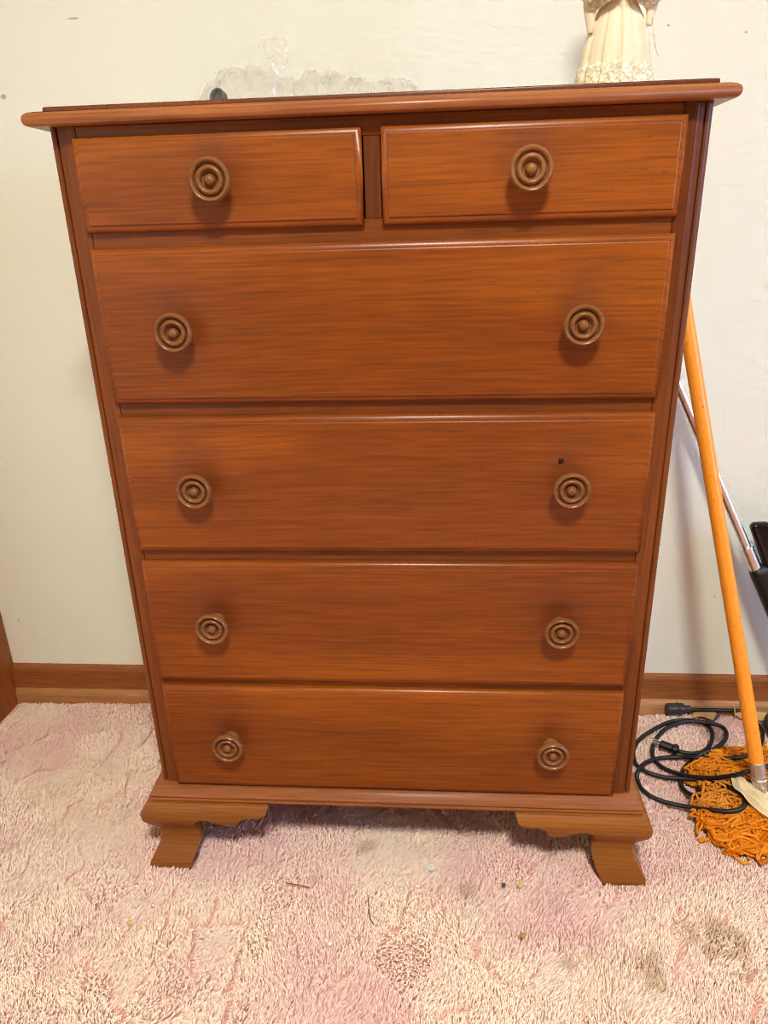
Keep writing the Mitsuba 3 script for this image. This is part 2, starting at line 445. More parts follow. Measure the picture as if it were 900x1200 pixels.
top_prof = [(0.024, 1.1490), (0.008, 1.1478), (0.0042, 1.1480), (0.0016, 1.1495), (0.0002, 1.1525), (0.0, 1.1560), (0.0014, 1.1595), (0.0048, 1.1622), (0.0110, 1.1640),
            (0.0185, 1.1646), (0.0220, 1.1648)]
put(C + '__top_panel', plan_loft(-0.3895, 0.3905, -0.0065, YB + 0.0078, [(0.0, 1.1648), (0.0, 1.1682), (0.0008, 1.1694), (0.0025, 1.1700)]), 'wood_stile', 'darker raised top panel', smooth=35)
put(C + '__top_moulding', plan_loft(-0.4085, 0.4095, -0.0255, YB + 0.008, top_prof), 'wood_top', smooth=35)

base_prof = [(0.012, 0.1310), (0.0035, 0.1310), (0.0010, 0.1322), (0.0003, 0.1345), (0.0012, 0.1368), (0.0030, 0.1376), (0.0030, 0.1384), (0.0008, 0.1400), (0.0, 0.1420), (0.0006, 0.1440),
             (0.0030, 0.1462), (0.0070, 0.1490), (0.0100, 0.1530), (0.0140, 0.1565), (0.0185, 0.1584)]
put(C + '__base_moulding', plan_loft(-0.4085, 0.4085, -0.0190, YB, base_prof), 'wood_top', smooth=30)

# ogee bracket feet
OG = np.array([(-0.012, 0.0130), (0.004, 0.0125), (0.008, 0.0110), (0.020, 0.0050), (0.036, -0.0040), (0.052, -0.0085), (0.066, -0.0075), (0.080, 0.0010), (0.092, 0.0085), (0.104, 0.0125),
               (0.115, 0.0125), (0.124, 0.0085), (0.131, 0.0030)])


def ogee(z):
    from scipy.interpolate import PchipInterpolator
    return PchipInterpolator(OG[:, 0], OG[:, 1])(np.clip(z, OG[0, 0], OG[-1, 0]))


FX, FY = 0.4095, -0.020      # outside faces where the ogee offset is 0


def foot_wing(full=True):
    """outline in (u from the corner, z); returns manifold mesh (u, z, w)"""
    o = [(0.0, -0.004), (0.0590, -0.004), (0.0605, 0.006), (0.0680, 0.020), (0.0735, 0.036), (0.0760, 0.052), (0.0750, 0.068), (0.0735, 0.080), (0.0750, 0.092)]
    o += [(0.0800, 0.1005), (0.0900, 0.1050), (0.1030, 0.1040), (0.1150, 0.0980), (0.1270, 0.0905), (0.1380, 0.0875), (0.1480, 0.0910), (0.1530, 0.1010), (0.1590, 0.1080),
          (0.1700, 0.1115), (0.1850, 0.1120), (0.1960, 0.1145), (0.2020, 0.1205), (0.2045, 0.131), (0.0, 0.131)]
    cs = m3.CrossSection([np.array(o, float)], m3.FillRule.Positive)
    if cs.area() < 1e-6:
        cs = m3.CrossSection([np.array(o[::-1], float)], m3.FillRule.Positive)
    m = m3.Manifold.extrude(cs, 0.022).refine_to_length(0.005).to_mesh()
    return m.vert_properties[:, :3].astype(float), m.tri_verts


def bracket(s, rear=False):
    """front wing along x and side wing along y, meeting at the corner"""
    meshes = []
    v, f = foot_wing()
    u, z, w = v.T
    og = ogee(z)
    k = np.clip(1 - u / 0.05, 0, 1)
    side = np.column_stack([(FX - w + og * (w < 0.021)), FY + u - og * k, z])
    if not rear:
        front = np.column_stack([FX - u + og * k, FY + w - og * (w < 0.021), z])
        meshes.append(trimesh.Trimesh(front, f, process=False))
        side[:, 1] = np.where(u < 0.0215, FY + 0.0222, side[:, 1])
        meshes.append(trimesh.Trimesh(side, f, process=False))
    else:
        side[:, 1] = YB - u
        meshes.append(trimesh.Trimesh(side, f, process=False))
        meshes.append(box(0.335, FX - 0.023, YB - 0.02, YB - 0.0005, -0.010, 0.131, 0.002))
    for q in meshes:
        if q.volume < 0:
            q.invert()
    m = join(meshes)
    if s < 0:
        m.vertices[:, 0] *= -1
        m.invert()
    return m


for s in (-1, 1):
    put(C + '__bracket_foot', bracket(s), 'wood_foot', smooth=40)
for s in (-1, 1):
    put(C + '__bracket_foot', bracket(s, True), 'wood_foot', smooth=40)

KP = [(0.0, -0.001), (0.0125, -0.001), (0.0118, 0.003), (0.0105, 0.007), (0.0108, 0.011), (0.0130, 0.0150), (0.0180, 0.0182), (0.0225, 0.0208), (0.0247, 0.0238), (0.0250, 0.0268), (0.0241, 0.0296),
      (0.0224, 0.0312), (0.0205, 0.0308), (0.0192, 0.0284), (0.0183, 0.0244), (0.0175, 0.0242), (0.0167, 0.0268), (0.0152, 0.0296), (0.0134, 0.0302), (0.0116, 0.0292), (0.0106, 0.0262), (0.0097, 0.0228),
      (0.0080, 0.0222), (0.0068, 0.0236), (0.0060, 0.0276), (0.0050, 0.0298), (0.0030, 0.0312), (0.0, 0.0317)]
_k = lathe(KP, 44)
_kv = _k.vertices.copy()
_k.vertices = np.column_stack([_kv[:, 0], -_kv[:, 2], _kv[:, 1]])
knob_ply = ply(_k, 'wood_knob', smooth=50)
FACE = -0.0135
LIP = [(0.004, 0.0004), (0.0, -0.0004), (0.0, -0.0048), (0.0004, -0.0062), (0.0014, -0.0080), (0.0030, -0.0096), (0.0050, -0.0107), (0.0068, -0.0112), (0.0078, -0.0112), (0.0080, -0.0118),
       (0.0084, -0.0130), (0.0094, FACE)]
DR = [(-0.3605, -0.0110, 1.0285, 1.1360, [(-0.187, 1.083)]), (0.0120, 0.3610, 1.0285, 1.1360, [(0.184, 1.083)])]
for zt, zb, kz in ((1.010, 0.811, 0.909), (0.793, 0.592, 0.696), (0.575, 0.370, 0.480), (0.357, 0.1605, 0.263)):
    DR.append((-0.3605, 0.3610, zb, zt, [(-0.2545, kz), (0.2545, kz)]))
for (x0, x1, z0, z1, kn) in DR:
    low = z0 + 0.012
    inner = join([box(x0 + 0.012, x0 + 0.024, 0.0006, YB - 0.03, low, z1 - 0.02), box(x1 - 0.024, x1 - 0.012, 0.0006, YB - 0.03, low, z1 - 0.02),
                  box(x0 + 0.024, x1 - 0.024, YB - 0.042, YB - 0.03, low, z1 - 0.02), box(x0 + 0.024, x1 - 0.024, 0.0006, YB - 0.042, low + 0.004, low + 0.012)])
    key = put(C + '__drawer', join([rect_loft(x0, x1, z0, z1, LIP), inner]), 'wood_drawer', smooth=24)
    for (kx, kz) in kn:
        kk, n = key + '__knob', 1
        while kk in scene:
            kk = f'{key}__knob_{n:03d}'
            n += 1
        scene[kk] = {**knob_ply, 'to_world': T().translate([kx, FACE, kz]).rotate([0, 1, 0], float(RNG.uniform(0, 360)))}

# ------------------------------------------------------------------ things on the chest top
TOPZ = 1.1700
scene['clear_film'] = {'type': 'blendbsdf', 'weight': 0.045, 'bsdf_0': {'type': 'thindielectric', 'int_ior': 1.42},
                       'bsdf_1': {'type': 'principledthin', 'base_color': {'type': 'rgb', 'value': [0.97, 0.96, 0.93]}, 'roughness': 0.2, 'diff_trans': 1.2, 'spec_trans': 0.0}}


def crumpled(x0, x1, y0, y1, top, seed, n=26, m=15):
    """a loose film bag lying on the top: top = heights along its length; flat creased facets"""
    rng = np.random.default_rng(seed)
    u, v = np.meshgrid(np.linspace(0, 1, n), np.linspace(-1, 1, m), indexing='ij')
    u = u + rng.uniform(-.012, .012, u.shape) * ((u > 0.01) & (u < 0.99))
    v = v + rng.uniform(-.05, .05, v.shape) * (np.abs(v) < 0.99)
    hz = np.interp(u, np.linspace(0, 1, len(top)), top)
    P = np.stack([u * 7, v * 3.0, 0 * u], -1)
    cre = np.abs(meshkit.noise(P, seed) - 0.5) * 2
    h = hz * np.clip(1 - np.abs(v) ** 2.4, 0, 1) ** 0.7 * (0.86 + 0.20 * cre) + 0.0007 * rng.normal(0, 1, u.shape) * (np.abs(v) < 0.9) * (hz > 0.004)
    x = x0 + (x1 - x0) * u
    y = (y0 + y1) / 2 + (y1 - y0) / 2 * v * (0.75 + 0.25 * np.sin(np.pi * np.clip(u, 0.02, 0.98)) ** 0.5)
    ii = np.arange(n * m).reshape(n, m)
    f = np.stack([ii[:-1, :-1], ii[1:, :-1], ii[1:, 1:], ii[:-1, 1:]], -1).reshape(-1, 4)
    up = np.stack([x, y, TOPZ + 0.0012 + np.maximum(h, 0)], -1).reshape(-1, 3)
    lo = np.stack([x, y, TOPZ + 0.0004 + 0 * h], -1).reshape(-1, 3)
    return np.vstack([up, lo]), np.vstack([f, f[:, ::-1] + n * m])


def film_tail(pts, w0, w1, seed, n=16, m=9):
    """a gathered strip of film standing up from a bag"""
    c = catmull(pts, 5)
    t = np.linspace(0, 1, len(c))
    s = np.linspace(-1, 1, m)
    v = []
    for i, p in enumerate(c):
        w = w0 + (w1 - w0) * t[i]
        for q in s:
            P = np.array([t[i] * 4, q * 2.2, seed])
            fold = (meshkit.noise(P[None], seed)[0] - 0.5)
            v.append(p + np.array([q * w, fold * w * 1.3, 0.25 * w * fold]))
    ii = np.arange(len(c) * m).reshape(len(c), m)
    f = np.stack([ii[:-1, :-1], ii[1:, :-1], ii[1:, 1:], ii[:-1, 1:]], -1).reshape(-1, 4)
    return np.array(v), f


b1 = put('plastic_bag', crumpled(-0.250, -0.1145, 0.105, 0.235, [0.004, 0.036, 0.050, 0.060, 0.063, 0.062, 0.061, 0.060, 0.058, 0.055, 0.050, 0.044], 71), 'clear_film', 'crumpled clear plastic bag with an upright gathered tail, at the left on the chest top', 'plastic bag')
put('plastic_bag__tail', film_tail([(-0.136, 0.172, 1.200), (-0.138, 0.172, 1.232), (-0.139, 0.170, 1.246), (-0.142, 0.170, 1.266)], 0.010, 0.018, 73), 'clear_film')
put('plastic_bag_001', crumpled(-0.1135, -0.008, 0.115, 0.235, [0.044, 0.052, 0.055, 0.054, 0.053, 0.051, 0.049, 0.047, 0.044, 0.040], 81), 'clear_film', 'flat clear plastic bag beside the taller one, in the middle of the chest top', 'plastic bag')
put('plastic_bag_002', crumpled(-0.007, 0.062, 0.120, 0.220, [0.038, 0.041, 0.042, 0.043, 0.043, 0.041, 0.036, 0.028, 0.004], 91, n=18), 'clear_film', 'smallest clear plastic packet, rightmost of the bags on the chest top', 'plastic bag')
cap = lathe([(0.0, 0.0), (0.011, 0.0), (0.0115, 0.003), (0.0115, 0.010), (0.0098, 0.0115), (0.0078, 0.010), (0.0078, 0.005), (0.0, 0.005)], 28)
cap = along(cap, (-0.219, 0.165, TOPZ + 0.0245), (-0.25, -0.9, 0.25))
put('bottle_cap', cap, 'grey_plastic', 'small dark grey round cap inside the left end of the clear plastic bag', 'cap', smooth=40)
scene['paper'] = {'type': 'twosided', 'bsdf': {'type': 'diffuse', 'reflectance': {'type': 'rgb', 'value': rgb(226, 216, 200)}}}

# lace-dressed doll
def lace(p, n, uv):
    a = noise(p.x * 420, p.y * 420, p.z * 420)
    b = noise(p.x * 170, p.y * 170, p.z * 170)
    return mix(rgb(206, 192, 160), rgb(240, 232, 212), smoothstep(0.35, 0.65, 0.6 * a + 0.4 * b))


scene['ivory_cloth'] = {'type': 'twosided', 'bsdf': {'type': 'principled', 'base_color': {'type': 'rgb', 'value': rgb(222, 208, 178)}, 'roughness': 0.7, 'sheen': 0.2}}
scene['ivory_lace'] = {'type': 'twosided', 'bsdf': {'type': 'diffuse', 'reflectance': proc(lace)}}
scene['porcelain'] = {'type': 'principled', 'base_color': {'type': 'rgb', 'value': rgb(236, 200, 178)}, 'roughness': 0.3, 'specular': 0.5}
scene['doll_hair'] = {'type': 'principled', 'base_color': {'type': 'rgb', 'value': rgb(120, 82, 48)}, 'roughness': 0.5}
DX, DY = 0.3165, 0.200


def pleated(prof, n=260, folds=13, amp=0.07, seed=1, cx=DX, cy=DY, zs=1.0, lump=0.0, ell=(1.0, 0.85)):
    z = np.array([q[0] for q in prof])
    r = np.array([q[1] for q in prof])
    th = np.linspace(0, 2 * np.pi, n, endpoint=False)
    Z, TH = np.meshgrid(z, th, indexing='ij')
    Rr = np.repeat(r[:, None], n, 1)
    t = ((z.max() - Z) / max(z.max() - z.min(), 1e-6))
    ph = 0.9 * meshkit.noise(np.stack([np.cos(TH) * 1.6, np.sin(TH) * 1.6, 0 * Z], -1), seed) * 3
    fold = 0.4 - 1.5 * np.exp(-np.sin(0.5 * folds * TH + ph) ** 2 / 0.10)
    Rr = Rr * (1 + amp * (0.5 + 0.7 * t) * fold)
    if lump:
        Rr = Rr + lump * (meshkit.noise(np.stack([np.cos(TH) * Rr * 300, np.sin(TH) * Rr * 300, Z * 300], -1), seed + 4) - 0.4)
    v = np.stack([cx + ell[0] * Rr * np.cos(TH), cy + ell[1] * Rr * np.sin(TH), Z], -1).reshape(-1, 3)
    ii = np.arange(len(z) * n).reshape(len(z), n)
    jj = np.roll(ii, -1, axis=1)
    f = np.stack([ii[:-1], jj[:-1], jj[1:], ii[1:]], -1).reshape(-1, 4)
    return v, f


sk = [(z, r) for z, r in zip(np.linspace(1.2920, TOPZ + 0.001, 34), np.interp(np.linspace(0, 1, 34), [0, 0.06, 0.2, 0.45, 0.75, 1.0], [0.0215, 0.026, 0.0350, 0.0430, 0.0480, 0.0520]))]
put('doll__skirt', pleated(sk, folds=13, amp=0.10, seed=5), 'ivory_cloth', 'gathered ivory skirt', smooth=True)
hem = [(z, r) for z, r in zip(np.linspace(1.2300, TOPZ + 0.0008, 26), np.interp(np.linspace(0, 1, 26), [0, 0.3, 1.0], [0.0415, 0.0478, 0.0535]))]
put('doll__lace_hem', pleated(hem, n=300, folds=13, amp=0.10, seed=5, lump=0.0042), 'ivory_lace', 'wide lace border of the skirt', smooth=True)
put('doll__bodice', pleated([(1.372, 0.012), (1.368, 0.024), (1.350, 0.029), (1.322, 0.0255), (1.300, 0.0220), (1.288, 0.0222)], folds=6, amp=0.02, ell=(1.0, 0.72)), 'ivory_cloth', smooth=True)
put('doll__sash', pleated([(1.2990, 0.0232), (1.2975, 0.0246), (1.2905, 0.0246), (1.2890, 0.0236)], folds=9, amp=0.02, ell=(1.0, 0.8)), 'ivory_lace', 'lace waistband', smooth=True)
for s in (-1, 1):
    sh, el, wr = np.array([DX + s * 0.024, DY, 1.360]), np.array([DX + s * 0.0385, DY - 0.004, 1.302]), np.array([DX + s * 0.016, DY - 0.034, 1.310])
    c = catmull([sh, sh + [s * 0.009, 0, -0.022], el, (el + wr) / 2 + [s * 0.003, -0.004, 0], wr], 6)
    rr = np.interp(np.linspace(0, 1, len(c)), [0, 0.12, 0.5, 1.0], [0.008, 0.0115, 0.0125, 0.0145])
    put('doll__sleeve', tube(c, rr, 18, cap=False), 'ivory_cloth', smooth=True)
    # the loose lower corner of the bell sleeve hangs from the elbow
    dc = catmull([el + [-s * 0.002, -0.004, 0.006], el + [s * 0.0005, -0.008, -0.018], el + [-s * 0.001, -0.010, -0.046 if s < 0 else -0.040]], 6)
    put('doll__sleeve_corner', tube(dc, np.linspace(0.0145, 0.0035, len(dc)), 16, flat=0.7), 'ivory_cloth', smooth=True)
    cu = tube(catmull([el + [s * 0.002, -0.010, -0.006], (el + wr) / 2 + [0, -0.006, -0.005], wr + [0, -0.003, -0.002]], 8), 0.0165, 30, cap=False)
    cu.vertices += (meshkit.noise(cu.vertices * 330, 9)[:, None] - 0.5) * 0.004
    put('doll__cuff', cu, 'ivory_lace', 'lace cuff', smooth=True)
    b = wr + [-s * 0.006, -0.010, 0.0]
    hand = m3.Manifold.batch_hull([m3.Manifold.sphere(0.0042, 16).translate(b.tolist()), m3.Manifold.sphere(0.005, 16).translate((b + [-s * 0.002, -0.007, -0.001]).tolist())])
    fs = [m3.Manifold.batch_hull([m3.Manifold.sphere(0.0017, 10).translate((b + [-s * 0.003, -0.010, i * 0.0022]).tolist()),
                                  m3.Manifold.sphere(0.0013, 10).translate((b + [-s * 0.005, -0.0165, i * 0.0027]).tolist())]) for i in (-1.5, -0.5, 0.5, 1.5)]
    fs.append(m3.Manifold.batch_hull([m3.Manifold.sphere(0.0018, 10).translate((b + [0, -0.006, 0.004]).tolist()), m3.Manifold.sphere(0.0014, 10).translate((b + [-s * 0.001, -0.011, 0.0085]).tolist())]))
    hm = m3.Manifold.batch_boolean([hand] + fs, m3.OpType.Add).to_mesh()
    put('doll__hand', trimesh.Trimesh(hm.vert_properties[:, :3], hm.tri_verts), 'porcelain', smooth=40)
rb = catmull([(DX + 0.037, DY - 0.030, 1.268), (DX + 0.040, DY - 0.031, 1.252), (DX + 0.043, DY - 0.034, 1.236), (DX + 0.0475, DY - 0.036, 1.224)], 6)
put('doll__ribbon', tube(rb, 0.0022, 8, flat=0.4), 'ivory_lace', 'white ribbon end hanging over the skirt', smooth=True)
hd = trimesh.creation.icosphere(4, 0.0225)
hv = hd.vertices
front = np.clip(-hv[:, 1] / 0.0225, 0, 1)
hv[:, 2] *= 1.15
hv[:, 1] -= 0.0035 * np.exp(-((hv[:, 0] / 0.003) ** 2 + ((hv[:, 2] + 0.003) / 0.005) ** 2)) * (front > 0.5)       # nose
hv[:, 1] -= 0.0012 * np.exp(-((hv[:, 0] / 0.005) ** 2 + ((hv[:, 2] + 0.0125) / 0.002) ** 2)) * (front > 0.4)     # lips
for s in (-1, 1):
    hv[:, 1] += 0.0016 * np.exp(-(((hv[:, 0] - s * 0.008) / 0.0035) ** 2 + ((hv[:, 2] - 0.002) / 0.003) ** 2)) * (front > 0.3)
hd.vertices = hv + [DX, DY, 1.412]
neck = rod((DX, DY, 1.368), (DX, DY, 1.396), 0.0085, 0.008)
put('doll__head', join([hd, neck]), 'porcelain', smooth=True)
hr = trimesh.creation.icosphere(4, 0.0252)
hr.vertices[:, 2] *= 1.12
hr = hr.slice_plane([0, -0.006, 0.004], np.array([0, 1.0, 0.55]) / math.hypot(1, 0.55), cap=False)
hr.vertices += (meshkit.noise(hr.vertices * 260, 3)[:, None] - 0.5) * 0.002
hr.apply_translation((DX, DY, 1.413))
scene['doll_hair'] = {'type': 'twosided', 'bsdf': scene['doll_hair']}
put('doll__hair', hr, 'doll_hair', smooth=True)
tag('doll', 'doll in a gathered ivory lace dress standing on the chest top', 'doll')

# ------------------------------------------------------------------ string mop leaning on the wall
MB = np.array([0.664, 0.128, 0.050])
MT = np.array([0.504, 0.330, 0.830])
MD = (MT - MB) / np.linalg.norm(MT - MB)
MEND = MB + MD * ((0.4345 - MB[1]) / MD[1]) - MD * 0.012
FER0, FER1 = MB - MD * 0.006, MB + MD * 0.062


def orange_wood(p, n, uv):
    g = noise(p.x * 900, p.y * 900, p.z * 14)
    c = mix(rgb(236, 140, 34), rgb(248, 158, 44), g)
    w = smoothstep(0.86, 0.93, noise(p.x * 520, p.y * 520, p.z * 70))
    return mix(c, rgb(170, 92, 26), 0.7 * w)


scene['orange_paint'] = {'type': 'principled', 'base_color': proc(orange_wood), 'roughness': 0.35, 'specular': 0.5, 'clearcoat': 0.3}
hl = np.linalg.norm(MEND - FER1)
hp = [(0.0, 0.0), (0.0122, 0.0), (0.0126, 0.02), (0.0126, hl - 0.02), (0.0118, hl - 0.006), (0.008, hl - 0.001), (0.0, hl)]
put('mop__handle', along(lathe(hp, 28), FER1, MD), 'orange_paint', 'orange painted wooden handle', smooth=40)
fl = np.linalg.norm(FER1 - FER0)
fp = [(0.0, 0.0), (0.0115, 0.0), (0.0122, 0.004), (0.0128, fl * 0.45), (0.0142, fl * 0.49), (0.0142, fl * 0.53), (0.0130, fl * 0.56), (0.0142, fl * 0.60), (0.0142, fl * 0.64), (0.0132, fl * 0.67),
      (0.0136, fl), (0.0129, fl + 0.001), (0.0, fl + 0.001)]
put('mop__ferrule', along(lathe(fp, 28), FER0, MD), 'zinc', 'dull metal ferrule', smooth=40)
side = np.cross(MD, [0, -1, 0])
side /= np.linalg.norm(side)
outw = np.cross(side, MD)
if outw[1] > 0:
    outw = -outw
bo = MB + MD * 0.014 + outw * 0.0115
bolt = lathe([(0.0, 0.0), (0.0062, 0.0), (0.0062, 0.002), (0.0040, 0.0026), (0.0036, 0.0050), (0.0, 0.0056)], 20)
put('mop__bolt', along(bolt, bo, outw), 'zinc', smooth=30)
HEADC = np.array([0.690, 0.145])
CONT = Polygon([(0.574, 0.245), (0.558, 0.208), (0.576, 0.186), (0.572, 0.152), (0.548, 0.136), (0.536, 0.094), (0.552, 0.050), (0.572, 0.022), (0.609, 0.016), (0.645, 0.022), (0.70, 0.010), (0.78, 0.012),
                (0.80, 0.06), (0.805, 0.14), (0.80, 0.24), (0.765, 0.30), (0.747, 0.318), (0.705, 0.306), (0.672, 0.303), (0.614, 0.272)])
CONT_IN, CONT_OUT = CONT.buffer(-0.006), CONT.buffer(0.009)


def mound(x, y):
    r = np.hypot((x - HEADC[0]) / 0.165, (y - HEADC[1]) / 0.155)
    return 0.006 + 0.040 * np.clip(1 - r ** 2, 0, 1) + 0.022 * (meshkit.noise(np.stack([np.asarray(x) * 22, np.asarray(y) * 22, 0 * np.asarray(x)], -1), 17) - 0.5)


# way-points of the power cord; the yarn sags under the stretches that lie on it
CORD = [(0.6306, 0.4285, 0.012), (0.6504, 0.4345, 0.012), (0.6765, 0.4400, 0.010), (0.7146, 0.4340, 0.008), (0.7443, 0.4179, 0.008), (0.7625, 0.3942, 0.008), (0.7605, 0.3521, 0.012), (0.7309, 0.2945, 0.020), (0.6976, 0.2591, 0.030), (0.6600, 0.2411, 0.035), (0.6307, 0.2459, 0.030), (0.5921, 0.2555, 0.022), (0.5655, 0.2698, 0.010), (0.5287, 0.2681, 0.008), (0.4948, 0.2509, 0.010), (0.4703, 0.2168, 0.018), (0.4666, 0.2023, 0.008), (0.4713, 0.1726, 0.008), (0.4960, 0.1496, 0.008), (0.5394, 0.1287, 0.014), (0.5756, 0.1053, 0.030), (0.6025, 0.0943, 0.040), (0.6212, 0.0995, 0.045), (0.6315, 0.1156, 0.045), (0.6309, 0.1372, 0.042), (0.6143, 0.1621, 0.036), (0.5895, 0.1845, 0.026), (0.5555, 0.2031, 0.014), (0.5238, 0.2122, 0.008), (0.4981, 0.2215, 0.008), (0.4819, 0.2351, 0.008), (0.4742, 0.2551, 0.008), (0.4820, 0.2944, 0.008), (0.5059, 0.3302, 0.008), (0.5573, 0.3715, 0.008), (0.5932, 0.3884, 0.009), (0.6186, 0.3841, 0.014), (0.6526, 0.3712, 0.018), (0.6828, 0.3676, 0.012), (0.6834, 0.3408, 0.014), (0.6623, 0.3031, 0.024), (0.6329, 0.2733, 0.030), (0.6071, 0.2677, 0.020), (0.5878, 0.2597, 0.010), (0.5709, 0.2453, 0.008), (0.5565, 0.2212, 0.008), (0.5469, 0.1954, 0.008), (0.5496, 0.1757, 0.008), (0.5619, 0.1577, 0.014), (0.5847, 0.1474, 0.020), (0.6278, 0.1562, 0.020), (0.6704, 0.1626, 0.020), (0.7210, 0.1701, 0.015), (0.7626, 0.1905, 0.020), (0.7531, 0.1960, 0.050), (0.7124, 0.1746, 0.078), (0.6826, 0.1599, 0.085), (0.6501, 0.1519, 0.082), (0.6285, 0.1581, 0.066), (0.5991, 0.1780, 0.040), (0.5675, 0.2001, 0.022), (0.5468, 0.2199, 0.012), (0.5248, 0.2409, 0.008), (0.5150, 0.2648, 0.008), (0.5192, 0.2929, 0.008), (0.5386, 0.3313, 0.008), (0.5706, 0.3645, 0.010), (0.6063, 0.3812, 0.012), (0.6318, 0.3775, 0.016), (0.6544, 0.3735, 0.010), (0.6578, 0.3475, 0.008), (0.6386, 0.3091, 0.010), (0.6135, 0.2842, 0.012), (0.5865, 0.2799, 0.012), (0.5672, 0.2835, 0.014)]


def yarn():
    over = np.vstack([catmull(CORD[18:29], 8), catmull(CORD[54:62], 8)])
    over_tree = cKDTree(over[:, :2])
    rng = np.random.default_rng(8)
    vs, fs, cs, base = [], [], [], 0
    from shapely import contains_xy
    count = 0
    centers = rng.uniform([0.56, 0.03], [0.82, 0.29], (26, 2))
    spin = rng.choice([-1, 1], 26)
    while count < 900:
        p = rng.uniform([0.53, 0.0], [0.82, 0.32])
        if not contains_xy(CONT_IN, *p):
            continue
        nst = int(rng.integers(9, 19))
        area = CONT_OUT if rng.random() < 0.22 else CONT_IN
        pts, ang = [], rng.uniform(0, 6.28)
        curl = rng.normal(0, 10)
        for i in range(nst):
            k = np.argmin(((centers - p) ** 2).sum(1))
            d = p - centers[k]
            sw = math.atan2(d[1], d[0]) + spin[k] * 1.5
            ra = math.atan2(p[1] - HEADC[1], p[0] - HEADC[0])
            tgt = sw if rng.random() < 0.75 else ra
            ang += 0.35 * math.sin(tgt - ang) + curl * 0.008 + rng.normal(0, 0.18)
            q = p + 0.0062 * np.array([math.cos(ang), math.sin(ang)])
            if not contains_xy(area, *q):
                ang += 2.2
                continue
            p = q
            pts.append(p.copy())
        if len(pts) < 5:
            continue
        pts = np.array(pts)
        lift = rng.uniform(-0.008, 0.0075)
        wob = rng.uniform(0, 6.28)
        z = mound(pts[:, 0], pts[:, 1]) + lift + 0.003 * np.sin(np.linspace(0, 5, len(pts)) + wob)
        dd, oi = over_tree.query(pts)
        z = np.where(dd < 0.011, np.minimum(z, over[oi, 2] - 0.0068), z)
        z = np.maximum(z, 0.0035)
        c = catmull(np.column_stack([pts, z]), 2)
        t = tube(c, 0.00225 * rng.uniform(0.85, 1.15), 6)
        m = len(t.vertices)
        f = rng.uniform(0, 1)
        fade = np.clip(1.4 - np.hypot(pts[:, 0].mean() - 0.60, pts[:, 1].mean() - 0.15) / 0.05, 0, 1) * 0.6
        col = np.array(rgb(196, 104, 18)) * (1 - f) + np.array(rgb(230, 144, 42)) * f
        col = col * (1 - fade) + np.array(rgb(206, 146, 72)) * fade
        vs.append(t.vertices)
        fs.append(t.faces + base)
        cs.append(np.repeat(col[None], m, 0))
        base += m
        count += 1
    return np.vstack(vs), np.vstack(fs), np.vstack(cs)


yv, yf, yc = yarn()
put('mop__yarn', (yv, yf), 'fibre', 'tangled orange cotton yarn', kind='stuff', smooth=True, color=yc)


def cloth_fold(path, widths, seed, lift=0.006):
    c = catmull(path, 5)
    n, m = len(c), 25
    w = np.interp(np.linspace(0, 1, n), np.linspace(0, 1, len(widths)), widths)
    t = np.gradient(c, axis=0)
    sd = np.cross(t, [0, 0, 1.0])
    sd /= np.linalg.norm(sd, axis=1, keepdims=True)
    v = []
    for i in range(n):
        for q in np.linspace(-1, 1, m):
            p = c[i] + sd[i] * q * w[i]
            p[2] += 0.016 * (meshkit.noise(np.array([[i * 0.38, q * 4.3, seed]]), seed)[0] - 0.5) - 0.010 * q * q
            v.append(p)
    ii = np.arange(n * m).reshape(n, m)
    f = np.stack([ii[:-1, :-1], ii[1:, :-1], ii[1:, 1:], ii[:-1, 1:]], -1).reshape(-1, 4)
    return np.array(v), f


scene['cream_cloth'] = {'type': 'twosided', 'bsdf': {'type': 'diffuse', 'reflectance': {'type': 'rgb', 'value': rgb(226, 208, 170)}}}
put('mop__cloth_band', cloth_fold([(0.628, 0.166, 0.060), (0.640, 0.132, 0.064), (0.664, 0.098, 0.062), (0.700, 0.070, 0.056), (0.740, 0.056, 0.05)], [0.008, 0.018, 0.026, 0.030, 0.030], 4), 'cream_cloth',
    'cream cloth band holding the yarn', smooth=True)
tag('mop', 'string mop with orange wooden handle and shaggy orange yarn head beside the chest', 'mop')

# ------------------------------------------------------------------ metal pole with black housing behind the mop
A, B = np.array([0.534, 0.410, 0.710]), np.array([0.678, 0.375, 0.4225])
VD = (B - A) / np.linalg.norm(B - A)
VT = A - VD * 0.20
put('stick_cleaner__tube', rod(VT, B - VD * 0.004, 0.0088, sides=24), 'steel', 'thin upper metal tube', smooth=40)
put('stick_cleaner__lower_tube', join([rod(B - VD * 0.006, B + VD * 0.060, 0.0115, sides=24), rod(B - VD * 0.008, B - VD * 0.004, 0.0124, sides=24)]), 'steel', 'wider lower metal tube', smooth=40)
vs_ = np.cross(VD, [0, 1.0, 0])
vs_ /= np.linalg.norm(vs_)
if vs_[0] < 0:
    vs_ = -vs_
vo = np.cross(vs_, VD)
if vo[1] > 0:
    vo = -vo


def vp(a, b, c):
    """a along the tube from its joint, b to the right of it, c towards the room"""
    return (B + VD * a + vs_ * b + vo * c).tolist()


def blob(pts):
    m = m3.Manifold.batch_hull([m3.Manifold.sphere(r, 24).translate(vp(*p)) for p, r in pts]).to_mesh()
    return trimesh.Trimesh(m.vert_properties[:, :3], m.tri_verts)


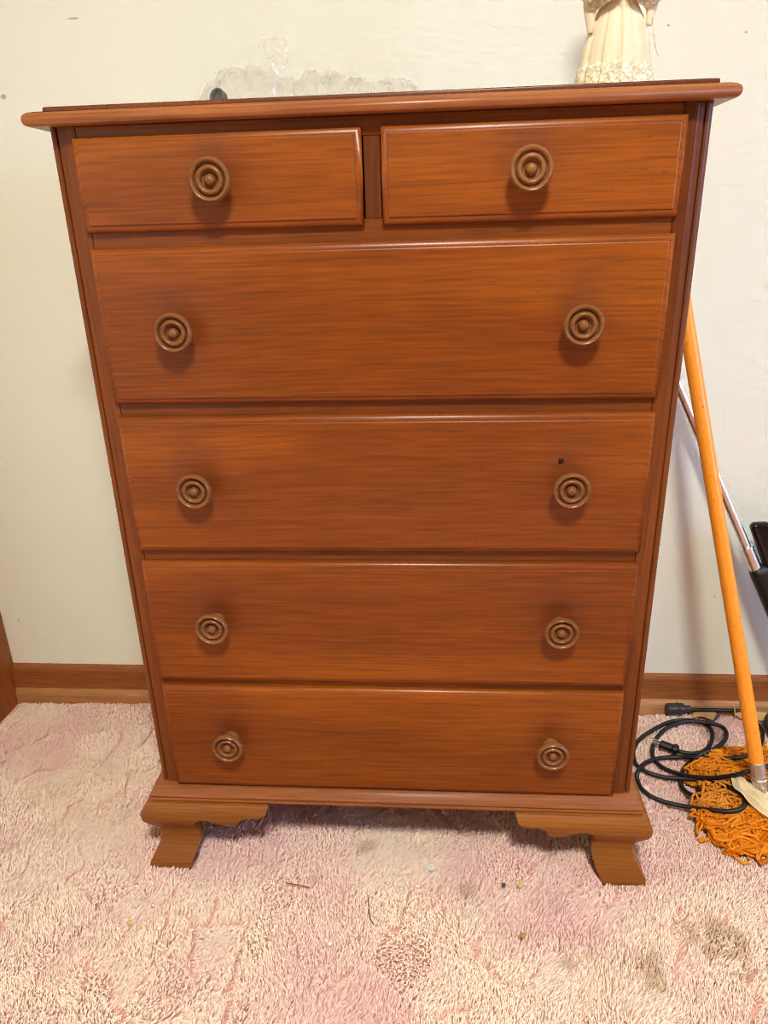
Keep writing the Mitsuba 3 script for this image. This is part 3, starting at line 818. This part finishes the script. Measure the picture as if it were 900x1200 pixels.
put('stick_cleaner__housing', blob([((0.052, 0.002, 0), 0.017), ((0.30, 0.002, 0), 0.017), ((0.060, 0.055, 0), 0.015), ((0.30, 0.070, 0), 0.015)]), 'black_rubber', 'matt black plastic housing', smooth=30)
put('stick_cleaner__hood', blob([((-0.040, 0.028, 0.002), 0.010), ((-0.034, 0.044, 0.002), 0.009), ((0.060, 0.024, 0.004), 0.012), ((0.010, 0.076, 0.002), 0.012), ((0.070, 0.085, 0.002), 0.013)]), 'black_gloss', 'glossy black rounded hood', smooth=40)
put('stick_cleaner__lower_pole', rod(np.array(vp(0.29, 0.02, 0)), np.array(vp(0.46, 0.02, 0)), 0.012), 'black_rubber', smooth=40)
fh = box(0.770, 1.00, 0.320, 0.385, 0.001, 0.050, 0.012)
put('stick_cleaner__floor_head', fh, 'grey_plastic', 'dark grey floor head')
tag('stick_cleaner', 'metal tube with black plastic housing leaning behind the orange mop handle', 'cleaning tool')

# ------------------------------------------------------------------ black cord

CORD = [(x, min(y, 0.4215), max(z, 0.014) if y > 0.40 else z) for x, y, z in CORD]
cpath = catmull(CORD, 6)
put('power_cord__cable', tube(cpath, 0.0042, 12), 'black_rubber', smooth=True)


def bar(p, q, w, h, b):
    """bevelled bar from p to q"""
    L = float(np.linalg.norm(np.subtract(q, p)))
    return along(box(-w / 2, w / 2, -h / 2, h / 2, 0, L, b), p, np.subtract(q, p))


p0, p1 = np.array([0.580, 0.4150, 0.021]), np.array([0.6205, 0.4165, 0.021])
cd = p1 - p0
put('power_cord__connector', join([bar(p0, p1, 0.022, 0.017, 0.003), bar(p0 + cd * 0.56, p0 + cd * 0.68, 0.0245, 0.0195, 0.002), bar(p1 - cd * 0.02, p1 + [0.014, 0.002, -0.001], 0.012, 0.011, 0.002)]), 'grey_plastic',
    'dark grey socket end')
q0, q1 = np.array([0.5672, 0.2835, 0.015]), np.array([0.536, 0.3025, 0.016])
qd = (q1 - q0) / np.linalg.norm(q1 - q0)
pk = put('power_cord__plug', join([bar(q0, q0 + qd * 0.012, 0.020, 0.017, 0.003), bar(q0 + qd * 0.010, q1, 0.016, 0.014, 0.003)]), 'black_rubber', 'black plug')
qs = np.cross(qd, [0, 0, 1.0])
for s in (-1, 1):
    a = q1 + qs * s * 0.0042
    put('power_cord__plug__prong', bar(a - qd * 0.001, a + qd * 0.015, 0.0016, 0.006, 0.0003), 'zinc', 'metal prong')
tag('power_cord', 'black power cord lying in loops on the carpet and over the mop', 'power cord')

# ------------------------------------------------------------------ litter on the carpet
scene['tan_card'] = {'type': 'twosided', 'bsdf': {'type': 'diffuse', 'reflectance': {'type': 'rgb', 'value': rgb(204, 166, 112)}}}
scene['dark_ribbon'] = {'type': 'twosided', 'bsdf': {'type': 'diffuse', 'reflectance': {'type': 'rgb', 'value': rgb(92, 78, 84)}}}
scene['white_plastic'] = plastic(238, 236, 226, 0.2)
scene['yellow_bit'] = plastic(226, 196, 96, 0.4)
scene['ochre_bit'] = plastic(190, 132, 50, 0.4)


def curled(pts, thick, seed, curl=0.006):
    """a scrap of card: outline as a slightly curled slab"""
    cs = m3.CrossSection([np.array(pts, float)], m3.FillRule.NonZero)
    m = m3.Manifold.extrude(cs, thick).refine_to_length(0.006).to_mesh()
    v = m.vert_properties[:, :3].astype(float)
    v[:, 2] += 0.006 + curl * 2 * (meshkit.noise(np.column_stack([v[:, :2] * 28, 0 * v[:, 0]]), seed) - 0.3)
    return trimesh.Trimesh(v, m.tri_verts)


put('card_scrap', curled([(0.640, 0.416), (0.664, 0.419), (0.690, 0.417), (0.676, 0.396), (0.655, 0.400), (0.630, 0.394)], 0.0012, 5, 0.008), 'tan_card', 'small curled tan scrap below the cord near the socket end', 'scrap')
put('ribbon_scrap', curled([(0.661, 0.389), (0.668, 0.387), (0.703, 0.418), (0.695, 0.419)], 0.0012, 6, 0.010), 'dark_ribbon', 'dark grey ribbon strip lying on the carpet left of the orange handle', 'scrap')
put('card_scrap_001', curled([(0.727, 0.418), (0.86, 0.419), (0.86, 0.398), (0.795, 0.396), (0.733, 0.401)], 0.002, 7, 0.012), 'tan_card', 'long tan cardboard strip along the baseboard behind the orange handle', 'scrap')
sl = box(-0.004, 0.004, -0.001, 0.001, 0, 0.030, 0.0005)
put('wood_sliver', along(sl, (0.729, 0.412, 0.004), (-0.10, 0.05, 0.45)), 'tan_card', 'thin upright tan sliver against the baseboard beside the orange handle', 'scrap')
th = np.linspace(0, 2 * np.pi, 33)[:-1]
ring = trimesh.creation.annulus(0.0024, 0.0058, 0.0022, sections=28)
ring.apply_translation((0.0667, -0.0235, 0.0095))
put('washer', ring, 'white_plastic', 'small white ring washer lying on the pink carpet in front of the chest', 'washer')


def crumb(x, y, r, seed):
    m = trimesh.creation.icosphere(2, r)
    m.vertices *= (0.7 + 0.6 * meshkit.noise(m.vertices / r * 1.5 + 7, seed))[:, None]
    m.apply_translation((x, y, 0.006 + r * 0.4))
    return m


put('crumb', crumb(0.2135, -0.051, 0.0042, 1), 'yellow_bit', 'yellow crumb on the carpet left of the right front foot', 'crumb')
put('crumb_001', crumb(0.208, -0.1429, 0.0040, 2), 'ochre_bit', 'ochre crumb on the carpet nearest the camera below the yellow one', 'crumb')
put('crumb_002', crumb(-0.411, -0.1501, 0.0042, 3), 'yellow_bit', 'pale yellow crumb on the carpet below the left front foot', 'crumb')
put('crumb_003', crumb(-0.0859, -0.1714, 0.0036, 4), 'white_plastic', 'tiny white crumb on the carpet left of centre', 'crumb')
put('crumb_004', crumb(0.1869, -0.0522, 0.0036, 5), 'dark_ribbon', 'tiny dark grey crumb beside the yellow one on the carpet', 'crumb')
scene['twig_brown'] = {'type': 'diffuse', 'reflectance': {'type': 'rgb', 'value': rgb(140, 92, 62)}}
put('twig', tube(catmull([(-0.1741, -0.0653, 0.008), (-0.160, -0.069, 0.010), (-0.134, -0.0719, 0.008)], 5), 0.0011, 6), 'twig_brown', 'thin brown twig on the carpet right of the left front foot', 'twig', smooth=True)
scene['dark_thread'] = {'type': 'diffuse', 'reflectance': {'type': 'rgb', 'value': rgb(84, 52, 48)}}
put('thread', tube(catmull([(-0.0361, -0.0823, 0.009), (-0.033, -0.100, 0.010), (-0.0298, -0.1216, 0.009), (-0.0218, -0.1363, 0.008)], 6), 0.0007, 5), 'dark_thread', 'short dark thread lying on the carpet in front of the chest', 'thread', smooth=True)
